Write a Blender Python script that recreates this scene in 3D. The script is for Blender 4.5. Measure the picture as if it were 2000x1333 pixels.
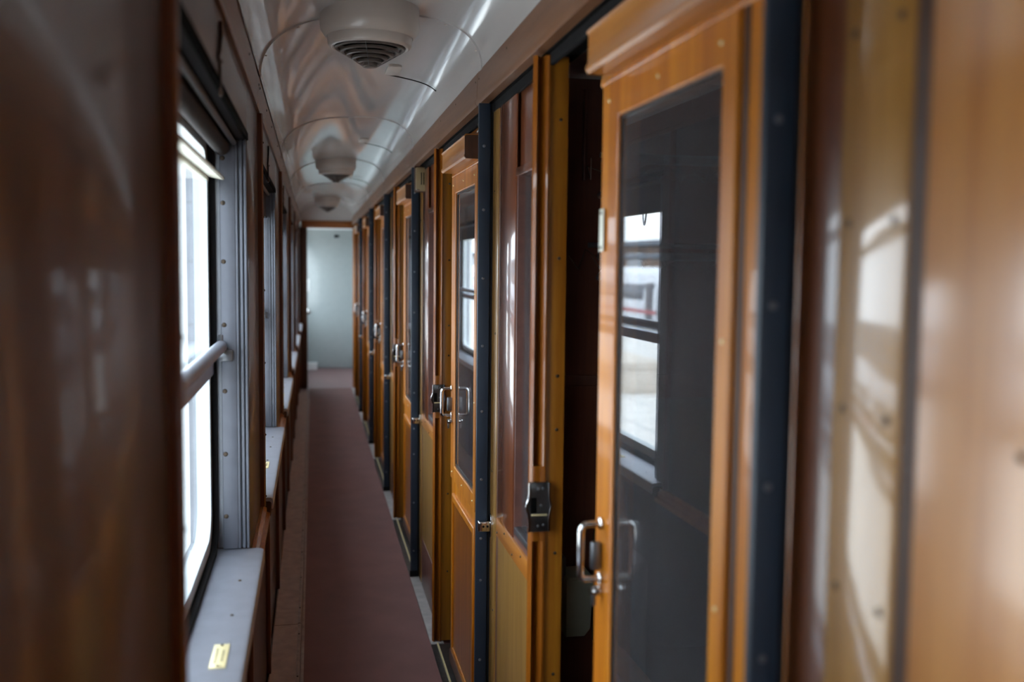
import bpy, bmesh, math, random
from mathutils import Vector, Matrix
random.seed(7)
PI = math.pi
for o in list(bpy.data.objects): bpy.data.objects.remove(o)
scene = bpy.context.scene
COL = scene.collection

# ------------------------------------------------------------------ camera
CAM_H = 1.54567
yaw, pit, roll = 0.1977049, 0.07684897, -0.01066877
fw = Vector((math.sin(yaw), math.cos(yaw), 0)); r0 = Vector((math.cos(yaw), -math.sin(yaw), 0)); up = Vector((0, 0, 1))
f_ = fw*math.cos(pit) - up*math.sin(pit); u0 = up*math.cos(pit) + fw*math.sin(pit)
c_, s_ = math.cos(roll), math.sin(roll)
R_ = r0*c_ - u0*s_; U_ = r0*s_ + u0*c_
cam = bpy.data.cameras.new('camera'); camo = bpy.data.objects.new('camera', cam); COL.objects.link(camo)
M_ = Matrix((R_, U_, -f_)).transposed().to_4x4(); M_.translation = Vector((0, 0, CAM_H)); camo.matrix_world = M_
cam.lens = 35; cam.sensor_width = 36; cam.clip_start = 0.02; cam.clip_end = 2000
cam.dof.use_dof = True; cam.dof.focus_distance = 3.2; cam.dof.aperture_fstop = 2.2; cam.dof.aperture_blades = 9
scene.camera = camo

# ------------------------------------------------------------------ sky and exposure
SKY = 9.0
world = bpy.data.worlds.new('overcast_sky'); scene.world = world; world.use_nodes = True
wn = world.node_tree.nodes; wl = world.node_tree.links
bg = wn['Background']; bg.inputs[0].default_value = (0.83, 0.92, 1.0, 1); bg.inputs[1].default_value = SKY
scene.view_settings.view_transform = 'Standard'; scene.view_settings.look = 'None'
scene.view_settings.exposure = -0.2; scene.view_settings.gamma = 1.0
scene.view_settings.use_curve_mapping = False
cy = scene.cycles
cy.max_bounces = 10; cy.diffuse_bounces = 6; cy.glossy_bounces = 6; cy.transparent_max_bounces = 24; cy.transmission_bounces = 6
cy.use_denoising = True
cy.caustics_reflective = True; cy.sample_clamp_indirect = 6.0

# ------------------------------------------------------------------ materials
def new_mat(name):
    m = bpy.data.materials.new(name); m.use_nodes = True
    nt = m.node_tree; return m, nt.nodes, nt.links, nt.nodes['Principled BSDF']

def lin(r, g, b):
    f = lambda c: (c/12.92 if c <= 0.04045 else ((c+0.055)/1.055)**2.4)
    return (f(r/255), f(g/255), f(b/255), 1)

def plain(name, col, rough=0.5, metal=0.0, coat=0.0, coat_r=0.05, var=0.12, vscale=18, bump=0.0, bscale=120, spec=0.5):
    m, n, l, p = new_mat(name)
    tc = n.new('ShaderNodeTexCoord')
    no = n.new('ShaderNodeTexNoise'); no.inputs['Scale'].default_value = vscale; no.inputs['Detail'].default_value = 5
    l.new(tc.outputs['Object'], no.inputs['Vector'])
    hsv = n.new('ShaderNodeHueSaturation'); hsv.inputs['Color'].default_value = col
    mr = n.new('ShaderNodeMapRange'); mr.inputs['From Min'].default_value = 0.3; mr.inputs['From Max'].default_value = 0.7
    mr.inputs['To Min'].default_value = 1-var; mr.inputs['To Max'].default_value = 1+var
    l.new(no.outputs['Fac'], mr.inputs['Value']); l.new(mr.outputs[0], hsv.inputs['Value'])
    l.new(hsv.outputs[0], p.inputs['Base Color'])
    p.inputs['Roughness'].default_value = rough; p.inputs['Metallic'].default_value = metal
    p.inputs['Coat Weight'].default_value = coat; p.inputs['Coat Roughness'].default_value = coat_r
    p.inputs['Specular IOR Level'].default_value = spec
    if bump:
        nb = n.new('ShaderNodeTexNoise'); nb.inputs['Scale'].default_value = bscale; nb.inputs['Detail'].default_value = 4
        l.new(tc.outputs['Object'], nb.inputs['Vector'])
        b = n.new('ShaderNodeBump'); b.inputs['Strength'].default_value = bump; b.inputs['Distance'].default_value = 0.002
        l.new(nb.outputs['Fac'], b.inputs['Height']); l.new(b.outputs[0], p.inputs['Normal'])
    return m

def wood(name, dark, light, axis='z', rough=0.32, coat=0.8, coat_r=0.06, grain=26, wavy=0.0, knots=False):
    """lacquered timber, the grain running along one axis"""
    m, n, l, p = new_mat(name)
    tc = n.new('ShaderNodeTexCoord'); mp = n.new('ShaderNodeMapping')
    sc = {'x': (1.2, grain, grain), 'y': (grain, 1.2, grain), 'z': (grain, grain, 1.2)}[axis]
    mp.inputs['Scale'].default_value = sc
    l.new(tc.outputs['Object'], mp.inputs['Vector'])
    n1 = n.new('ShaderNodeTexNoise'); n1.inputs['Scale'].default_value = 1.0; n1.inputs['Detail'].default_value = 7; n1.inputs['Distortion'].default_value = 0.6
    n1.inputs['Roughness'].default_value = 0.6
    l.new(mp.outputs[0], n1.inputs['Vector'])
    n2 = n.new('ShaderNodeTexNoise'); n2.inputs['Scale'].default_value = 6.0; n2.inputs['Detail'].default_value = 3
    l.new(mp.outputs[0], n2.inputs['Vector'])
    mx = n.new('ShaderNodeMath'); mx.operation = 'MULTIPLY_ADD'; mx.inputs[1].default_value = 0.25
    l.new(n2.outputs['Fac'], mx.inputs[0]); l.new(n1.outputs['Fac'], mx.inputs[2])
    cr = n.new('ShaderNodeValToRGB'); cr.color_ramp.elements[0].position = 0.42; cr.color_ramp.elements[1].position = 0.82
    cr.color_ramp.elements[0].color = dark; cr.color_ramp.elements[1].color = light
    l.new(mx.outputs[0], cr.inputs[0]); l.new(cr.outputs[0], p.inputs['Base Color'])
    p.inputs['Roughness'].default_value = rough
    p.inputs['Coat Weight'].default_value = coat; p.inputs['Coat Roughness'].default_value = coat_r
    b = n.new('ShaderNodeBump'); b.inputs['Strength'].default_value = 0.08; b.inputs['Distance'].default_value = 0.0008
    l.new(mx.outputs[0], b.inputs['Height']); l.new(b.outputs[0], p.inputs['Normal'])
    if wavy:
        mw = n.new('ShaderNodeMapping'); mw.inputs['Scale'].default_value = (3, 3, 9) if axis == 'z' else (3, 9, 3)
        l.new(tc.outputs['Object'], mw.inputs['Vector'])
        nw = n.new('ShaderNodeTexNoise'); nw.inputs['Scale'].default_value = 1.6; nw.inputs['Detail'].default_value = 1.5
        l.new(mw.outputs[0], nw.inputs['Vector'])
        bw = n.new('ShaderNodeBump'); bw.inputs['Strength'].default_value = wavy; bw.inputs['Distance'].default_value = 0.006
        l.new(nw.outputs['Fac'], bw.inputs['Height']); l.new(bw.outputs[0], p.inputs['Coat Normal'])
    return m

def glass_pane(name, tint=(1, 1, 1, 1), r0v=0.04, dust=0.0, peak=1.0):
    m, n, l, p = new_mat(name); n.remove(p)
    out = n['Material Output']
    lw = n.new('ShaderNodeLayerWeight'); lw.inputs['Blend'].default_value = 0.5
    pw = n.new('ShaderNodeMath'); pw.operation = 'POWER'; pw.inputs[1].default_value = 5.0
    l.new(lw.outputs['Facing'], pw.inputs[0])
    ma = n.new('ShaderNodeMath'); ma.operation = 'MULTIPLY_ADD'; ma.inputs[1].default_value = peak-r0v; ma.inputs[2].default_value = r0v
    l.new(pw.outputs[0], ma.inputs[0])
    tr = n.new('ShaderNodeBsdfTransparent'); tr.inputs[0].default_value = tint
    gl = n.new('ShaderNodeBsdfGlossy'); gl.inputs['Roughness'].default_value = 0.004; gl.inputs[0].default_value = (1, 1, 1, 1)
    mx = n.new('ShaderNodeMixShader'); l.new(ma.outputs[0], mx.inputs[0]); l.new(tr.outputs[0], mx.inputs[1]); l.new(gl.outputs[0], mx.inputs[2])
    last = mx
    if dust:
        df = n.new('ShaderNodeBsdfDiffuse'); df.inputs[0].default_value = (0.55, 0.55, 0.58, 1)
        no = n.new('ShaderNodeTexNoise'); no.inputs['Scale'].default_value = 5; no.inputs['Detail'].default_value = 6
        mr = n.new('ShaderNodeMapRange'); mr.inputs['To Min'].default_value = dust*0.5; mr.inputs['To Max'].default_value = dust*1.5
        l.new(no.outputs['Fac'], mr.inputs['Value'])
        m2 = n.new('ShaderNodeMixShader'); l.new(mr.outputs[0], m2.inputs[0]); l.new(mx.outputs[0], m2.inputs[1]); l.new(df.outputs[0], m2.inputs[2]); last = m2
    l.new(last.outputs[0], out.inputs['Surface'])
    return m

W_DOOR = wood('amber_lacquered_wood', lin(156, 82, 3), lin(200, 124, 12), rough=0.42, coat=0.28)
W_JAMB = wood('honey_lacquered_wood', lin(150, 86, 14), lin(182, 120, 32), rough=0.42, coat=0.3)
W_FLUTE = wood('dark_amber_wood', lin(108, 54, 8), lin(150, 86, 16), rough=0.32, coat=0.6)
W_RAIL = wood('amber_rail_wood', lin(152, 88, 24), lin(184, 120, 46), axis='y', rough=0.42, coat=0.3)
W_PANEL = wood('olive_oak_panel', lin(124, 86, 34), lin(154, 114, 56), rough=0.42, coat=0.4)
W_PLANK = wood('pale_lacquered_plank', lin(136, 90, 32), lin(172, 124, 56), rough=0.35, coat=1.0, coat_r=0.07, wavy=0.10)
W_BROAD = wood('orange_brown_plank', lin(172, 106, 42), lin(204, 140, 70), rough=0.36, coat=0.9, coat_r=0.14, wavy=0.06)
W_PILLAR = wood('red_brown_lacquered_wood', lin(98, 50, 26), lin(128, 72, 42), rough=0.32, coat=0.9, coat_r=0.06, wavy=0.12)
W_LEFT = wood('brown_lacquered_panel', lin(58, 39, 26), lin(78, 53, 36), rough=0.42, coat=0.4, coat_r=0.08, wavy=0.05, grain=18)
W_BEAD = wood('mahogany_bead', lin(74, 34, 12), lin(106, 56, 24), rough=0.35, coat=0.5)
W_CORN = wood('brown_cornice_wood', lin(98, 62, 38), lin(122, 82, 54), axis='y', rough=0.45, coat=0.25, coat_r=0.08)
W_BOX = wood('stained_box_end', lin(56, 30, 12), lin(78, 44, 20), rough=0.6, coat=0.0)
W_LINT = wood('lintel_wood', lin(120, 66, 26), lin(150, 88, 40), axis='x', rough=0.4, coat=0.4)
W_INSIDE = wood('dark_red_compartment_wood', lin(84, 40, 22), lin(112, 58, 34), rough=0.5, coat=0.3)
W_KICK = wood('dark_kick_board', lin(84, 50, 42), lin(104, 64, 52), axis='y', rough=0.5, coat=0.3)
M_CEIL = plain('glossy_ceiling_paint', lin(194, 189, 186), rough=0.3, coat=1.0, coat_r=0.075, var=0.03, vscale=4)
M_LAMP = plain('cream_enamel', lin(188, 176, 166), rough=0.35, coat=0.4, var=0.05, vscale=9)
M_GRILLE = plain('dull_grille_metal', lin(104, 96, 90), rough=0.45, metal=0.3, var=0.06)
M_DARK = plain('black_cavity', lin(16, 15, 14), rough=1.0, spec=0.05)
M_CARPET = plain('red_brown_floor_covering', lin(122, 84, 81), rough=0.7, var=0.10, vscale=5, bump=0.35, bscale=260)
M_FLOORGREY = plain('worn_grey_vinyl', lin(168, 162, 160), rough=0.45, var=0.18, vscale=22)
M_VEST = plain('vestibule_vinyl', lin(128, 98, 98), rough=0.45, var=0.1, vscale=7)
M_POST = plain('dark_blue_enamel', lin(27, 40, 54), rough=0.45, var=0.12, vscale=8)
M_RUBBER = plain('black_rubber', lin(22, 21, 22), rough=0.85, spec=0.15)
M_CHROME = plain('worn_chrome', lin(214, 212, 210), rough=0.14, metal=1.0, var=0.05, vscale=30)
M_STEEL = plain('dull_steel', lin(130, 132, 136), rough=0.35, metal=0.9, var=0.12, vscale=40)
M_DKSTEEL = plain('tarnished_steel', lin(92, 92, 92), rough=0.38, metal=0.85, var=0.2, vscale=30)
M_ALU = plain('brushed_aluminium', lin(176, 180, 192), rough=0.42, metal=0.7, var=0.06, vscale=20)
M_ALUDK = plain('weathered_aluminium', lin(128, 130, 136), rough=0.45, metal=0.55, var=0.1, vscale=16)
M_JAMBALU = plain('grey_anodised_profile', lin(100, 103, 112), rough=0.5, metal=0.35, var=0.08, vscale=16)
M_BLIND = plain('dark_blind_cloth', lin(58, 56, 58), rough=0.9, var=0.05)
M_SASH = plain('pale_sash_frame', lin(196, 204, 208), rough=0.45, metal=0.1, var=0.05)
M_CREAM = plain('cream_plastic', lin(224, 222, 206), rough=0.45, var=0.04)
M_BRASS = plain('yellowed_brass_plate', lin(226, 210, 160), rough=0.4, metal=0.25, var=0.06, vscale=50)
M_INK = plain('engraved_ink', lin(120, 110, 84), rough=0.7)
M_SCREW = plain('dark_screw_head', lin(70, 58, 46), rough=0.5, metal=0.5)
M_TAN = plain('tan_switch_box', lin(136, 116, 84), rough=0.5, var=0.05)
M_HEATER = plain('brown_duct_cover', lin(176, 150, 138), rough=0.5, coat=0.2, var=0.16, vscale=20, bump=0.2)
M_LIP = plain('worn_duct_lip', lin(156, 138, 130), rough=0.5, var=0.2, vscale=30)
M_ENDDOOR = plain('grey_green_enamel', lin(168, 177, 177), rough=0.3, coat=0.6, coat_r=0.15, var=0.03)
M_WHITE = plain('white_enamel', lin(236, 238, 238), rough=0.4, var=0.03)
M_SEAT = plain('dark_green_upholstery', lin(64, 74, 56), rough=0.9, var=0.15, vscale=60, bump=0.3)
M_ASH = plain('grey_green_bin_enamel', lin(158, 160, 140), rough=0.45, var=0.06)
M_NET = plain('luggage_net_cord', lin(96, 78, 62), rough=0.9)
M_COMPCEIL = plain('compartment_ceiling_paint', lin(190, 186, 182), rough=0.5)
M_PANE = glass_pane('clear_window_glass', (0.96, 0.98, 0.99, 1), r0v=0.025, peak=0.4)
M_DGLASS = glass_pane('door_glass', (0.62, 0.62, 0.64, 1), r0v=0.055, dust=0.04)
M_PLAT = plain('pale_platform_paving', lin(220, 216, 210), rough=0.8, var=0.04, vscale=1.2)
M_TRAIN = plain('white_train_paint', lin(212, 214, 220), rough=0.3, coat=0.5, var=0.02, vscale=0.5)
M_RED = plain('red_stripe_paint', lin(178, 72, 76), rough=0.4)
M_TWIN = plain('dark_train_window', lin(60, 66, 78), rough=0.2, coat=0.6)
M_UNDER = plain('train_underframe', lin(92, 94, 100), rough=0.7)
M_MAST = plain('galvanised_mast', lin(104, 108, 112), rough=0.7)
M_BRICK = plain('terracotta_facade', lin(150, 128, 114), rough=0.85, var=0.12, vscale=0.6)
M_SLATE = plain('slate_canopy_roof', lin(104, 112, 122), rough=0.7)
M_BENCH = plain('pale_concrete', lin(206, 196, 184), rough=0.85, var=0.06, vscale=3)
M_BENCHIN = plain('tan_render', lin(186, 160, 138), rough=0.85)
M_BIN = plain('dark_bin_plastic', lin(70, 72, 76), rough=0.6)
M_BALLAST = plain('track_ballast', lin(120, 114, 108), rough=0.95, var=0.25, vscale=3)

# ------------------------------------------------------------------ mesh builder
class MB:
    def __init__(self): self.bm = bmesh.new()
    def _faces(self, fs, smooth):
        for f in fs: f.smooth = smooth
    def box(self, x0, x1, y0, y1, z0, z1, bev=0.0, seg=2):
        b = bmesh.new()
        vs = [b.verts.new((x, y, z)) for x in (x0, x1) for y in (y0, y1) for z in (z0, z1)]
        for q in ((0, 1, 3, 2), (4, 6, 7, 5), (0, 4, 5, 1), (2, 3, 7, 6), (0, 2, 6, 4), (1, 5, 7, 3)): b.faces.new([vs[i] for i in q])
        if bev: bmesh.ops.bevel(b, geom=list(b.edges), offset=bev, segments=seg, affect='EDGES', profile=0.5)
        self._merge(b); return self
    def _merge(self, b):
        bmesh.ops.recalc_face_normals(b, faces=list(b.faces))
        me = bpy.data.meshes.new('t'); b.to_mesh(me); b.free(); self.bm.from_mesh(me); bpy.data.meshes.remove(me)
    def prism(self, pts, axis, a0, a1, bev=0.0, smooth=False):
        """closed outline pts (u,v) swept along axis; u,v are the two other axes in x,y,z order"""
        b = bmesh.new()
        def P(u, v, a):
            return {'x': (a, u, v), 'y': (u, a, v), 'z': (u, v, a)}[axis]
        A = [b.verts.new(P(u, v, a0)) for u, v in pts]; B = [b.verts.new(P(u, v, a1)) for u, v in pts]
        n = len(pts)
        for i in range(n):
            f = b.faces.new((A[i], A[(i+1) % n], B[(i+1) % n], B[i])); f.smooth = smooth
        b.faces.new(A[::-1]); b.faces.new(B)
        if bev: bmesh.ops.bevel(b, geom=list(b.edges), offset=bev, segments=2, affect='EDGES', profile=0.5)
        self._merge(b); return self
    def ring(self, outer, inner, axis, a0, a1, smooth=True):
        """a frame between two outlines with the same number of points"""
        b = bmesh.new()
        def P(u, v, a): return {'x': (a, u, v), 'y': (u, a, v), 'z': (u, v, a)}[axis]
        V = [[b.verts.new(P(u, v, a)) for u, v in ol] for ol, a in ((outer, a0), (inner, a0), (inner, a1), (outer, a1))]
        n = len(outer)
        for k in range(4):
            A, B = V[k], V[(k+1) % 4]
            for i in range(n):
                f = b.faces.new((A[i], A[(i+1) % n], B[(i+1) % n], B[i])); f.smooth = smooth and k in (1, 3)
        self._merge(b); return self
    def tube(self, path, r, n=12, closed=False):
        b = bmesh.new(); path = [Vector(p) for p in path]; m = len(path); rings = []
        rr = r if isinstance(r, (list, tuple)) else [r]*m
        t0 = None; nrm = None
        for i, p in enumerate(path):
            if closed: t = path[(i+1) % m]-path[i-1]
            else: t = path[min(i+1, m-1)]-path[max(i-1, 0)]
            t.normalize()
            if nrm is None:
                nrm = t.orthogonal().normalized()
            else:
                nrm = (nrm - t*nrm.dot(t)).normalized()
            bn = t.cross(nrm)
            rings.append([b.verts.new(p + (nrm*math.cos(2*PI*k/n) + bn*math.sin(2*PI*k/n))*rr[i]) for k in range(n)])
        cnt = m if closed else m-1
        for i in range(cnt):
            A, B = rings[i], rings[(i+1) % m]
            for k in range(n):
                f = b.faces.new((A[k], A[(k+1) % n], B[(k+1) % n], B[k])); f.smooth = True
        if not closed:
            b.faces.new(rings[0][::-1]); b.faces.new(rings[-1])
        self._merge(b); return self
    def lathe(self, prof, c=(0, 0, 0), axis='z', n=48, closed=False):
        """prof: (radius, height) pairs"""
        b = bmesh.new(); rings = []
        c = Vector(c)
        for r, h in prof:
            ring = []
            for k in range(n):
                a = 2*PI*k/n; u, v = r*math.cos(a), r*math.sin(a)
                d = {'z': (u, v, h), 'x': (h, u, v), 'y': (u, h, v)}[axis]
                ring.append(b.verts.new(c+Vector(d)))
            rings.append(ring)
        m = len(prof)
        for i in range(m if closed else m-1):
            A, B = rings[i], rings[(i+1) % m]
            for k in range(n):
                f = b.faces.new((A[k], A[(k+1) % n], B[(k+1) % n], B[k])); f.smooth = True
        if not closed:
            b.faces.new(rings[0]); b.faces.new(rings[-1])
        bmesh.ops.remove_doubles(b, verts=list(b.verts), dist=1e-6)
        self._merge(b); return self
    def build(self, name, mat, parent=None, loc=None, sharp=35):
        me = bpy.data.meshes.new(name)
        if loc is not None: bmesh.ops.translate(self.bm, verts=list(self.bm.verts), vec=-Vector(loc))
        self.bm.normal_update(); self.bm.to_mesh(me); self.bm.free()
        me.materials.append(mat)
        try: me.set_sharp_from_angle(angle=math.radians(sharp))
        except Exception: pass
        o = bpy.data.objects.new(name, me); COL.objects.link(o)
        if parent is not None: o.parent = parent
        elif loc is not None: o.location = loc
        return o

def empty(name, loc=(0, 0, 0)):
    o = bpy.data.objects.new(name, None); o.empty_display_size = 0.1; COL.objects.link(o); o.location = loc; return o
def tag(o, label=None, cat=None, group=None, kind=None):
    if label: o['label'] = label
    if cat: o['category'] = cat
    if group: o['group'] = group
    if kind: o['kind'] = kind
    return o
def struct(o): o['kind'] = 'structure'; return o
def copy_tree(o, parent=None):
    c = o.copy(); COL.objects.link(c)
    if parent is not None: c.parent = parent
    for ch in list(o.children): copy_tree(ch, c)
    return c
def rrect(y0, y1, z0, z1, r, k=8):
    """rounded rectangle outline"""
    pts = []
    for cy_, cz, a0 in ((y1-r, z1-r, 0), (y0+r, z1-r, 90), (y0+r, z0+r, 180), (y1-r, z0+r, 270)):
        for i in range(k+1):
            a = math.radians(a0 + 90*i/k); pts.append((cy_+r*math.cos(a), cz+r*math.sin(a)))
    return pts
def screw_mesh(r=0.005, h=0.0025, axis='x'):
    prof = [(r*0.3, -h), (r*0.8, -h*0.75), (r, 0.0)]
    m = MB(); m.lathe(prof, axis=axis, n=12)
    return m
SCREW_CACHE = {}
def screw(parent, loc, axis='x', sign=1, r=0.005, mat=None, name='screw'):
    """domed screw head standing off a face whose outward normal is -axis (sign 1) or +axis (sign -1)"""
    key = (axis, sign, r, (mat or M_SCREW).name)
    if key not in SCREW_CACHE:
        m = MB(); h = 0.0028*sign
        m.lathe([(r*0.25, -h), (r*0.8, -h*0.7), (r, 0.0)], axis=axis, n=12)
        o = m.build(name, mat or M_SCREW); SCREW_CACHE[key] = o.data
        o.parent = parent; o.location = loc; return o
    o = bpy.data.objects.new(name, SCREW_CACHE[key]); COL.objects.link(o); o.parent = parent; o.location = loc
    return o

# ------------------------------------------------------------------ layout
FIN = [0.98, 2.82, 4.785, 6.66, 8.45, 10.30, 12.30]           # door posts along the compartment side
JAMB = [2.13, 3.93, 5.93, 7.83, 9.68, 11.52]
LEAD = [1.747, 3.70, 5.70, 7.63, 9.58, 11.38]               # leading edge of each sliding door
WIN0, WSTEP, WLEN = 1.27, 1.924, 1.33                          # corridor windows
NWIN = 6
XL, XR = -0.16, 0.505
Y_BACK, Y_END, Y_VEST = -3.2, 12.42, 14.75

# ------------------------------------------------------------------ structure: floor
m = MB(); m.box(-0.36, 2.40, Y_BACK, Y_VEST+0.3, -0.08, -0.004); struct(m.build('floor', M_VEST, loc=(0, 0, 0)))
m = MB(); m.box(-0.043, 0.462, Y_BACK, 12.36, -0.003, 0.004)
o = m.build('corridor_carpet', M_CARPET, loc=(0.2, 5, 0)); tag(o, 'long red-brown floor runner down the middle of the train corridor', 'carpet')
kerb = struct(empty('trim_1', (0.48, 0, 0)))
for i in range(-1, 6):
    y0 = JAMB[i]-0.0 if i >= 0 else -1.0
    y1 = FIN[i+1] if i >= 0 else 0.98
    MB().box(0.463, 0.515, y0-0.02, y1+0.03, -0.002, 0.010, 0.002).build('floor_strip', M_FLOORGREY, kerb, (0.48, 0, 0))
for i in range(6):
    y0, y1 = FIN[i]+0.03, JAMB[i]-0.02
    MB().box(0.463, 0.60, y0, y1, -0.002, 0.005).build('threshold_plate', M_DKSTEEL, kerb, (0.48, 0, 0))
    MB().box(0.486, 0.492, y0, y1, 0.005, 0.013).build('door_track', M_BRASS, kerb, (0.48, 0, 0))
    MB().box(0.545, 0.551, y0, y1, 0.005, 0.013).build('door_track', M_BRASS, kerb, (0.48, 0, 0))

# ------------------------------------------------------------------ structure: ceiling vault
def vault(n=40):
    pts = []
    x0, x1, z0, z1 = -0.14, 0.475, 2.055, 2.10
    for i in range(n+1):
        t = PI - PI*i/n
        c, s = math.cos(t), math.sin(t)
        u = math.copysign(abs(c)**(2/2.7), c); v = abs(s)**(2/2.35)
        xb = (u+1)/2
        pts.append((x0+(x1-x0)*xb, z0+(z1-z0)*xb + 0.158*v))
    return pts
VP = vault()
def ceil_z(x):
    for (a, b), (c, d) in zip(VP, VP[1:]):
        if a <= x <= c: return b+(d-b)*(x-a)/max(c-a, 1e-9)
    return VP[0][1]
ce = struct(empty('ceiling', (0.165, 5, 2.2)))
b = MB()
outer = [(x, z+0.012) for x, z in VP]
b.prism(VP+outer[::-1], 'y', Y_BACK, Y_END, smooth=True); b.build('vault_sheet', M_CEIL, ce, (0.165, 5, 2.2), sharp=60)
SEAM = [0.86, 2.86, 4.86, 6.87, 8.87, 10.87, 12.2]
for ys in SEAM:
    b = MB(); inn = [(0.168+(x-0.168)*0.988, z-0.0035) for x, z in VP]
    b.prism(VP+inn[::-1], 'y', ys-0.012, ys+0.012, smooth=True); b.build('seam_strip', M_CEIL, ce, (0.165, 5, 2.2), sharp=60)
    for k in (4, 12, 20, 28, 36):
        x, z = VP[k]
        s = screw(ce, Vector((0.168+(x-0.168)*0.985, ys, z-0.0035))-Vector((0.165, 5, 2.2)), axis='z', r=0.0055, mat=M_LAMP)
b = MB(); b.box(-0.36, 2.42, Y_BACK-0.02, Y_VEST+0.32, 2.29, 2.36); b.build('roof_shell', M_COMPCEIL, ce, (0.165, 5, 2.2))
b = MB(); b.box(0.57, 2.40, Y_BACK, Y_END, 2.20, 2.285); b.build('compartment_ceiling', M_COMPCEIL, ce, (0.165, 5, 2.2))

# cornices
def cornice(name, x0, x1, z0, z1, slope, side):
    e = struct(empty(name, (x0, 5, z0)))
    if side == 'r':
        prof = [(x0+0.004, z0), (x0, z0+0.008), (x0, z0+0.018), (x0+0.004, z0+0.022), (x0+slope, z1), (x1, z1), (x1, z0)]
    else:
        prof = [(x0-0.004, z0), (x0, z0+0.006), (x0, z0+0.012), (x0-0.004, z0+0.016), (x0+slope, z1), (x1, z1), (x1, z0)]
    cuts = [Y_BACK, 0.92, 2.92, 4.83, 6.85, 8.9, 10.9, Y_END]
    for a, c in zip(cuts, cuts[1:]):
        MB().prism(prof, 'y', a, c-0.004, smooth=False).build('cornice_board', W_CORN, e, (x0, 5, z0))
    sgn = 1 if side == 'r' else -1
    for a in cuts[1:-1]:
        for dy in (-0.03, 0.03, -0.45, 0.45, 0.85):
            yy = a+dy
            if 0.5 < yy < 12:
                z = z0+0.075 if side == 'r' else z0+0.05
                xx = (x0+0.003+slope*0.65) if side == 'r' else (x0-0.001+slope*0.65)
                screw(e, Vector((xx, yy, z))-Vector((x0, 5, z0)), axis='x', sign=sgn, r=0.004)
    return e
cornice('trim_2', 0.468, 0.56, 2.005, 2.102, 0.006, 'r')
cornice('trim_3', -0.148, -0.30, 1.985, 2.06, 0.006, 'l')
# dark running track of the sliding doors behind the cornice
tr = struct(empty('trim_4', (0.52, 5, 1.97)))
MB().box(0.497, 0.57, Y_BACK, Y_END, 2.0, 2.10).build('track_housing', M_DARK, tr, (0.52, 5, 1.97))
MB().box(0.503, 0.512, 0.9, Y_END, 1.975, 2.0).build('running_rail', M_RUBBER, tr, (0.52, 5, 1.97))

# ------------------------------------------------------------------ structure: left wall
wlft = struct(empty('wall_left', (XL, 5, 0)))
LO = (XL, 5, 0)
def wspan(i):
    o = -0.22 if i < 0 else 0.0
    return WIN0+WSTEP*i+o, WIN0+WSTEP*i+WLEN+o
edges = []
for i in range(-2, NWIN): edges.append(wspan(i))
# piers between the windows
prev = Y_BACK
for (a, c) in edges+[(Y_END, None)]:
    if a > prev:
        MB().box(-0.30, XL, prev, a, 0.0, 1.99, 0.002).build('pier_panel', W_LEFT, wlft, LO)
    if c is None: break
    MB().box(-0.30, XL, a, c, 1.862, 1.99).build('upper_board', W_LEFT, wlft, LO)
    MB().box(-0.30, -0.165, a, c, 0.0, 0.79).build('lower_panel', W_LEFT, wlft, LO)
    prev = c
MB().box(-0.34, -0.30, Y_BACK, Y_END, -0.1, 0.815).build('outer_skin', M_WHITE, wlft, LO)
MB().box(-0.34, -0.30, Y_BACK, Y_END, 1.87, 2.30).build('outer_skin', M_WHITE, wlft, LO)
prev = Y_BACK
for (a, c) in edges+[(Y_END, None)]:
    MB().box(-0.34, -0.30, prev, a-0.005, 0.815, 1.87).build('outer_skin', M_WHITE, wlft, LO)
    if c is None: break
    prev = c+0.005
# vertical beads, rails and lower trims
bt = struct(empty('trim_5', (XL, 5, 1)))
BO = (XL, 5, 1)
for i in range(-1, NWIN):
    a, c = wspan(i)
    yb = a-0.115
    MB().prism([(XL-0.001, yb), (XL+0.012, yb), (XL+0.016, yb+0.006), (XL+0.016, yb+0.018), (XL+0.012, yb+0.024), (XL-0.001, yb+0.024)], 'z', 0.80, 1.984).build('upright_bead', W_BEAD, bt, BO)
    for z in (0.83, 1.02, 1.24, 1.46, 1.68, 1.9):
        screw(bt, Vector((XL+0.016, yb+0.012, z))-Vector(BO), axis='x', sign=-1, r=0.0035)
    # moulded rail over the pier, at sill height
    MB().prism([(XL, 0.752), (XL+0.026, 0.752), (XL+0.026, 0.766), (XL+0.016, 0.77), (XL+0.016, 0.782), (XL+0.008, 0.788), (XL+0.008, 0.797), (XL, 0.797)], 'y', c-WSTEP+0.012, a-0.055).build('waist_rail', W_JAMB, bt, BO)
    MB().box(-0.166, -0.150, c-0.10, c-0.066, 0.10, 0.775, 0.003).build('lower_bead', W_BEAD, bt, BO)
    MB().box(-0.166, -0.150, a+0.30, a+0.334, 0.10, 0.775, 0.003).build('lower_bead', W_BEAD, bt, BO)

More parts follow.
